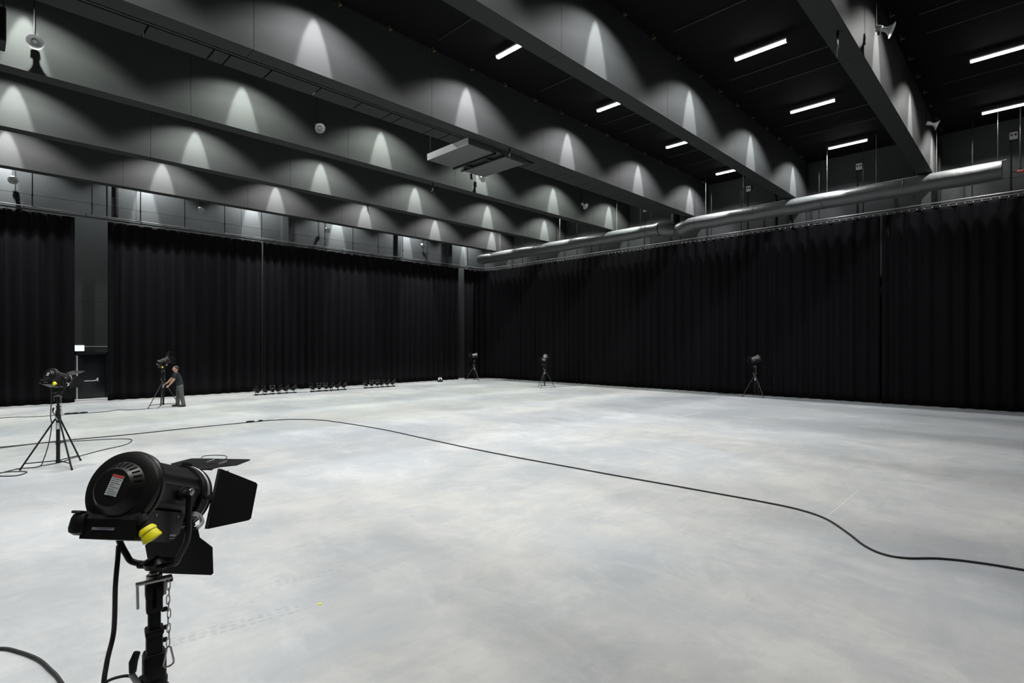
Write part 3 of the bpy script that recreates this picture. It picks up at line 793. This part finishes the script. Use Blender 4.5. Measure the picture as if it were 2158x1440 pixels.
# the man's stand
stand((5.36, 24.75, 0), -12, 1.47, 'black tripod wind-up stand held by the man', rad=.62, leg0=-35, lm=M_LEGLIT)
fresnel((5.36, 24.75, 1.47), 8, -24, 'black fresnel light above the man, tilted upwards with open barn doors', betas=(40, 30, 30, 35))
# far stands
stand((23.95, 27.15, 0), -40, 1.40, 'black tripod stand in the far corner of the hall', leg0=145, lm=M_LEGLIT)
fresnel((23.95, 27.15, 1.40), 160, 10, 'black fresnel light in the far corner, barn doors turned to the rear curtain', betas=(60, 40, 45, 40), bm=M_BLACKLIT)
stand((23.27, 20.22, 0), -45, 1.37, 'black tripod stand in front of the long side curtain', leg0=-40, lm=M_LEGLIT)
fresnel((23.27, 20.22, 1.37), 200, 34, 'black fresnel light on the middle side stand, tilted steeply down', betas=(30, 30, 30, 30), bm=M_BLACKLIT)
stand((26.2, 9.5, 0), -70, 1.47, 'black tripod stand close against the side curtain', rad=.56, leg0=120, lm=M_LEGLIT)
fresnel((26.2, 9.5, 1.47), 118, 24, 'black fresnel light against the side curtain, its housing coloured paler as if lit from above', betas=(35, 30, 40, 30), bm=M_BLACKLIT)

# ------------------------------------------------------------------ floor spotlights on bars
def par_can(loc, az, tilt, label):
    t = thing('par_can', label, 'spotlight', loc, (0, 0, R(az)), 'floor spotlights on bars')
    tm = T(0, 0, .20) @ ry(R(-tilt))
    MB().lathe([(-.16, .001), (-.16, .055), (-.13, .075), (-.08, .102), (.10, .102), (.15, .104), (.15, .098), (.10, .095), (.06, .06), (.05, .001)], 20, tm, cap=False).build('can', M_BLACK, t)
    MB().lathe([(.055, .001), (.06, .06), (.08, .09)], 16, tm, cap=False).build('lamp_face', M_GREYB, t)
    fr = MB()
    for a in range(4):
        fr.box((.155, 0, .100), (.008, .20, .020), rot=None)
        mm = tm @ rx(a * PI / 2); fr.v[-8:] = [mm @ v for v in fr.v[-8:]]
    fr.build('colour_frame', M_BLACKM, t, smooth=False)
    for p in ((.16, .10, .10), (.16, -.10, .10)): MB().box(tm @ Vector(p), (.018, .018, .018)).build('frame_clip', M_ALU, t, smooth=False)
    for s in (-1, 1): MB().box((0, s * .110, .105), (.026, .006, .215)).build('yoke_arm', M_BLACKM, t, smooth=False)
    MB().box((0, 0, .006), (.03, .226, .010)).build('yoke_base', M_BLACKM, t, smooth=False)
    for s in (-1, 1): MB().lathe([(0, .018), (.02, .018)], 10, T(0, s * .110, .20) @ rz(s * PI / 2)).build('knob', M_BLACKM, t)
ORD = ['first', 'second', 'third']
ROWS = [('nearest the man', 9.66, 11.76, 27.15), ('in the middle row', 12.40, 14.48, 27.0), ('nearest the far corner', 15.55, 17.62, 27.05)]
for ri, (rn, x0, x1, y) in enumerate(ROWS):
    mid = (x0 + x1) / 2
    for h_, (a, b_) in enumerate(((x0, mid - .03), (mid + .03, x1))):
        hn = ('door-side', 'corner-side')[h_]
        fb = thing('floor_bar', 'low black bar carrying three spotlights, %s half, row %s' % (hn, rn), 'lighting bar', ((a + b_) / 2, y, 0), group='lighting bars')
        L_ = b_ - a
        MB().box((0, 0, .035), (L_, .09, .04), bev=.006).build('beam', M_BLACKM, fb)
        for s in (-1, 0, 1): MB().box((s * L_ * .4, 0, .0075), (.05, .16, .015)).build('foot', M_BLACKM, fb, smooth=False)
        for k in range(3):
            x = a + L_ * (.125 + .375 * k)
            j = h_ * 3 + k
            az = [(186, 203, 245, 312, 325, 337), (192, 240, 232, 308, 322, 336), (198, 236, 246, 300, 318, 332)][ri][j]
            tl = [(46, 40, 48, 34, 30, 32), (38, 52, 46, 32, 28, 34), (40, 52, 50, 34, 30, 36)][ri][j]
            par_can((x, y, .056), az + (180 if False else 0), tl, '%s black par can on the %s bar, row %s' % (ORD[k], hn, rn))
# small floor unit by the far corner
fu = thing('floor_unit', 'small pale floor unit with black base by the rear curtain', 'floor unit', (21.9, 28.25, 0), (0, 0, R(-30)))
MB().box((0, 0, .045), (.34, .30, .09), bev=.01).build('base', M_BLACKM, fu)
MB().box((0, .02, .18), (.26, .20, .18), bev=.05).build('body', M_WHITE, fu)
MB().box((0, -.088, .17), (.10, .012, .11), bev=.004).build('dark_face', M_BLACKM, fu)
MB().tube([(-.12, 0, .09), (-.12, 0, .30), (-.06, 0, .36), (.06, 0, .36), (.12, 0, .30), (.12, 0, .09)], .012, 8).build('handle', M_GREYB, fu)

# ------------------------------------------------------------------ cables
def cable(pts, r, label, n=8, z=None):
    P = smoothpath([(p[0], p[1], (p[2] if len(p) > 2 else r)) for p in pts], n)
    return tag(MB().tube(P, r, 8).build('cable', M_CABLE, ang=60), label, 'cable')
long_c = [(-3, 17.9), (.48, 17.83), (.99, 17.83), (1.82, 17.90), (3.02, 17.80), (4.56, 17.88), (6.24, 17.86), (7.01, 17.78), (7.61, 17.38), (8.12, 16.4), (8.42, 13.74), (8.39, 11.35), (8.37, 9.48), (8.42, 7.96), (8.5, 6.72), (8.57, 5.62), (8.65, 4.7),
          (8.71, 3.86), (8.76, 3.11), (8.74, 2.55), (8.55, 2.13), (8.11, 1.76), (7.74, 1.5), (7.58, 1.28), (7.63, 1.06), (7.88, .79), (8.04, .46), (8.14, .05), (8.3, -.9), (8.5, -2.5)]
lc = cable(long_c, .013, 'long black cable sweeping across the whole pale floor')
def plug(parent, loc, az, L_=.16):
    m = T(*loc) @ rz(az)
    MB().lathe([(-L_ / 2, .014), (-L_ / 2 + .02, .026), (-.01, .028), (0, .034), (.02, .034), (.025, .026), (L_ / 2, .018)], 12, m).build('connector', M_BLACKM, parent)
plug(lc, (6.24, 17.86, .034), R(-3), .24)
plug(lc, (6.55, 17.84, .03), R(-3), .14)
mc = cable([(-3, 25.4), (.68, 24.91), (1.37, 24.6), (2.09, 24.42), (2.41, 24.5), (2.79, 24.5), (3.44, 24.48), (3.94, 24.85), (4.2, 24.5), (4.75, 24.45), (5.15, 24.5, .02), (5.25, 24.62, .35), (5.30, 24.66, 1.2), (5.28, 24.68, 1.62)], .011, 'thin black cable running along the floor to the stand of the man')
for p in ((2.42, 24.52, .034), (2.62, 24.51, .034), (2.85, 24.5, .034)): plug(mc, p, R(2), .22)
cable([(-3, 17.6), (.48, 17.72), (1.18, 17.86), (2.07, 17.52), (2.72, 17.2), (2.93, 16.8), (2.69, 16.1), (2.15, 15.64), (1.54, 15.0), (1.32, 14.66), (1.0, 14.5), (.88, 14.42), (.69, 14.5), (.46, 14.33), (.32, 14.1), (.44, 13.87), (.63, 13.77), (.76, 14.02), (.62, 14.2), (.39, 14.29), (-.5, 14.2)], .010, 'thin black cable with a long loop around the second stand')
cable([(.62, 14.52, .011), (.95, 14.4, .02), (1.02, 14.28, .16), (1.1, 14.24, .5), (1.14, 14.21, .85), (1.12, 14.14, 1.05), (1.13, 14.10, 1.4), (1.12, 14.08, 1.62)], .009, 'black lamp cable hanging down the second stand')
cable([(-.8, 6.1), (.0, 6.06), (.16, 6.03), (.27, 5.85), (.37, 5.6), (.42, 5.37), (.46, 5.13), (.50, 4.6), (.45, 3.8), (.3, 3.3)], .014, 'black cable curving on the floor behind the foreground stand')
cable([(.437, 2.765, 1.648), (.43, 2.74, 1.60), (.418, 2.713, 1.50), (.416, 2.716, 1.373), (.411, 2.72, 1.29), (.384, 2.676, 1.21), (.365, 2.625, 1.10), (.36, 2.60, .7), (.33, 2.55, .25), (.26, 2.48, .03), (.10, 2.4, .012), (-.4, 2.6, .012), (-.8, 3.4, .012)], .0092, 'thick black power cable hanging from the foreground light')
cable([(0.361, 2.629, 1.154), (0.396, 2.65, 1.151), (0.44, 2.662, 1.139), (0.466, 2.664, 1.123), (0.476, 2.654, 1.105), (0.469, 2.662, 1.058)], .006, 'thin dark lead looping beside the foreground mast')
cable([(25.9, 9.9), (26.4, 10.5), (26.62, 10.9), (26.55, 11.4), (26.75, 11.3), (26.7, 10.95), (26.6, 11.1), (26.72, 11.5)], .012, 'small black cable coil at the foot of the side curtain')
for i in range(2):
    a, b_ = ROWS[i][2], ROWS[i + 1][1]
    cable([(a + .02, 27.2), (a + .25, 27.35), (b_ - .25, 27.3), (b_ - .02, 27.15)], .010, 'thin black cable linking the rows of floor spotlights ' + ROWS[i][0])
cable([(24.3, 26.9), (25.2, 26.6), (26.0, 25.9), (26.6, 25.2)], .010, 'thin black cable trailing from the far corner stand')
cable([(23.5, 20.0), (24.6, 20.1), (25.2, 19.7), (26.3, 19.9)], .010, 'thin black cable trailing from the middle side stand')
# floor marks
tag(MB().box((9.65, 2.145, .0012), (1.9, .011, .0024)).build('tape_mark', M_TAPE, smooth=False), 'thin straight pale tape line on the floor beside the long cable', 'tape mark')
tag(MB().box((17.8, 8.72, .0012), (2.0, .03, .0024)).build('tape_mark', M_TAPE, smooth=False), 'thin straight pale tape line on the bluish floor patch', 'tape mark')
tag(MB().box((2.35, 4.9, .003), (.035, .02, .006)).build('floor_scrap', M_YEL, smooth=False), 'tiny yellow scrap lying on the concrete', 'scrap')

# ------------------------------------------------------------------ the man adjusting the stand
def ellipsoid(mb, c, r, rot=None, nu=20, nv=12):
    vs = []; fs = []
    for j in range(nv + 1):
        a = PI * j / nv
        for i in range(nu):
            b_ = 2 * PI * i / nu
            vs.append((r[0] * math.sin(a) * math.cos(b_), r[1] * math.sin(a) * math.sin(b_), r[2] * math.cos(a)))
    for j in range(nv):
        for i in range(nu): fs.append((j * nu + i, (j + 1) * nu + i, (j + 1) * nu + (i + 1) % nu, j * nu + (i + 1) % nu))
    return mb.add(vs, fs, T(*c) @ (rot.to_4x4() if rot is not None else Matrix()))
def loft(mb, secs, n=24):
    """secs: (centre, half depth, half width) horizontal ellipses"""
    vs = []; fs = []
    for c, a, b_ in secs:
        for i in range(n):
            t_ = 2 * PI * i / n
            vs.append((c[0] + a * math.cos(t_), c[1] + b_ * math.sin(t_), c[2]))
    for j in range(len(secs) - 1):
        for i in range(n): fs.append((j * n + i, j * n + (i + 1) % n, (j + 1) * n + (i + 1) % n, (j + 1) * n + i))
    fs += [tuple(range(n))[::-1], tuple((len(secs) - 1) * n + i for i in range(n))]
    return mb.add(vs, fs)
def fuse(mb, name, m, parent, vox, it=3):
    """melt the shapes into one continuous skin"""
    me = mb.mesh(name, m)
    o = bpy.data.objects.new(name, me); C.objects.link(o)
    r_ = o.modifiers.new('fuse', 'REMESH'); r_.mode = 'VOXEL'; r_.voxel_size = vox
    sm = o.modifiers.new('soft', 'SMOOTH'); sm.factor = .5; sm.iterations = it
    dg = bpy.context.evaluated_depsgraph_get(); dg.update()
    me2 = bpy.data.meshes.new_from_object(o.evaluated_get(dg))
    bpy.data.objects.remove(o)
    for p in me2.polygons: p.use_smooth = True
    if not me2.materials: me2.materials.append(m)
    return link(name, me2, parent)
man = thing('person', 'man in dark polo shirt and grey trousers leaning to grip a light stand', 'person', (5.89, 24.455, 0), (0, 0, R(163)))
b = MB()
# legs
nh, nk, na = (.01, .095, .86), (-.045, .12, .47), (-.125, .13, .08)
fh, fk, fa = (.05, -.095, .86), (.09, -.11, .47), (.10, -.12, .08)
for h_, k_, a_ in ((nh, nk, na), (fh, fk, fa)):
    b.tube(smoothpath([h_, k_, a_], 4), [.085, .082, .076, .068, .055, .055, .052, .045, .038], 14)
    ellipsoid(b, (a_[0] + .07, a_[1], .045), (.125, .042, .038))
# trunk
loft(b, [((.02, 0, .80), .10, .15), ((.02, 0, .90), .115, .165), ((.05, 0, 1.02), .11, .15), ((.09, 0, 1.15), .115, .165), ((.13, 0, 1.27), .11, .18), ((.15, 0, 1.34), .08, .14), ((.155, 0, 1.37), .06, .07)])
b.tube([(.15, 0, 1.33), (.165, 0, 1.42), (.175, 0, 1.46)], [.062, .055, .055], 14)
# head: skull, jaw, nose, ears, brow
ellipsoid(b, (.165, 0, 1.535), (.098, .076, .105))
ellipsoid(b, (.205, 0, 1.475), (.062, .056, .062))
ellipsoid(b, (.268, 0, 1.510), (.022, .013, .020))
ellipsoid(b, (.252, 0, 1.545), (.018, .045, .012))
ellipsoid(b, (.258, 0, 1.470), (.012, .026, .010))
for s_ in (-1, 1): ellipsoid(b, (.165, s_ * .078, 1.515), (.018, .010, .030))
# arms
ns, ne, nw = (.09, .185, 1.32), (.24, .205, 1.06), (.385, .12, .865)
fs_, fe, fw = (.17, -.175, 1.32), (.34, -.205, 1.10), (.468, -.13, .95)
for s_, e_, w_ in ((ns, ne, nw), (fs_, fe, fw)):
    b.tube(smoothpath([s_, e_, w_], 4), [.056, .052, .048, .045, .042, .041, .037, .032, .027], 12)
# hands: palm, four fingers and a thumb each
def hand(p, d, side, curl):
    d = Vector(d).normalized(); sd = Vector(side).normalized(); nn = d.cross(sd)
    p = Vector(p)
    for i in range(3): ellipsoid(b, tuple(p + d * (.03 + .022 * i)), (.034, .034, .022))
    for i, ln in enumerate((.062, .072, .068, .052)):
        q = p + d * .085 + sd * (.027 - .018 * i)
        e1 = q + d * ln * .5 + nn * curl * ln * .25; e2 = e1 + d * ln * .3 + nn * curl * ln * .6
        b.tube([q - d * .02, q, e1, e2], [.0095, .0095, .0085, .0075], 8)
    q = p + d * .03 + sd * .03
    b.tube([q, q + sd * .025 + d * .02, q + sd * .03 + d * .05 + nn * curl * .02], [.012, .011, .009], 8)
hand(nw, (.50, -.25, -.55), (.5, .3, .4), .6)
hand(fw, (.80, .10, -.42), (.35, .1, .75), -.9)
body = fuse(b, 'body', M_SKIN, man, .011, 4)
# clothes
sh = MB()
loft(sh, [((.02, 0, .84), .128, .178), ((.03, 0, .92), .128, .178), ((.055, 0, 1.03), .125, .166), ((.09, 0, 1.15), .130, .180), ((.13, 0, 1.27), .126, .196), ((.148, 0, 1.34), .098, .155), ((.153, 0, 1.385), .070, .080)])
for s_, e_ in ((ns, ne), (fs_, fe)):
    s2, e2 = Vector(s_), Vector(e_)
    sh.tube([s2 + (s2 - e2) * .12, s2, s2.lerp(e2, .35), s2.lerp(e2, .68)], [.066, .074, .072, .070], 14)
fuse(sh, 'polo_shirt', M_SHIRT, man, .013, 4)
tr = MB()
loft(tr, [((.02, 0, .74), .105, .17), ((.02, 0, .80), .118, .175), ((.02, 0, .87), .122, .172), ((.022, 0, .91), .118, .165)])
for h_, k_, a_ in ((nh, nk, na), (fh, fk, fa)):
    tr.tube(smoothpath([h_, k_, (a_[0] + .01, a_[1], .055)], 4), [.100, .102, .096, .088, .080, .078, .076, .074, .074], 16)
fuse(tr, 'trousers', M_TROUS, man, .013, 3)
for a_ in (na, fa):
    so = MB(); ellipsoid(so, (a_[0] + .075, a_[1], .046), (.148, .052, .046)); so.box((a_[0] + .07, a_[1], .011), (.235, .070, .022), bev=.010)
    so.build('shoe', M_SHOE, man)
hr = MB(); ellipsoid(hr, (.150, 0, 1.553), (.094, .079, .096), nu=44, nv=36); hr.v = [v for v in hr.v]
hm = MB()
keep = [i for i, f in enumerate(hr.f) if all((hr.v[k].z > 1.50 + max(0, (hr.v[k].x - .12)) * .95) for k in f)]
hm.add([tuple(v) for v in hr.v], [hr.f[i] for i in keep]); hm.build('hair', M_HAIR, man, ang=80)
for s_ in (-1, 1):
    ey = MB(); ellipsoid(ey, (.250, s_ * .030, 1.527), (.007, .009, .006)); ey.build('eye', M_WHITE, man)
    ib = MB(); ellipsoid(ib, (.2555, s_ * .031, 1.527), (.003, .005, .005)); ib.build('iris', M_INK, man)
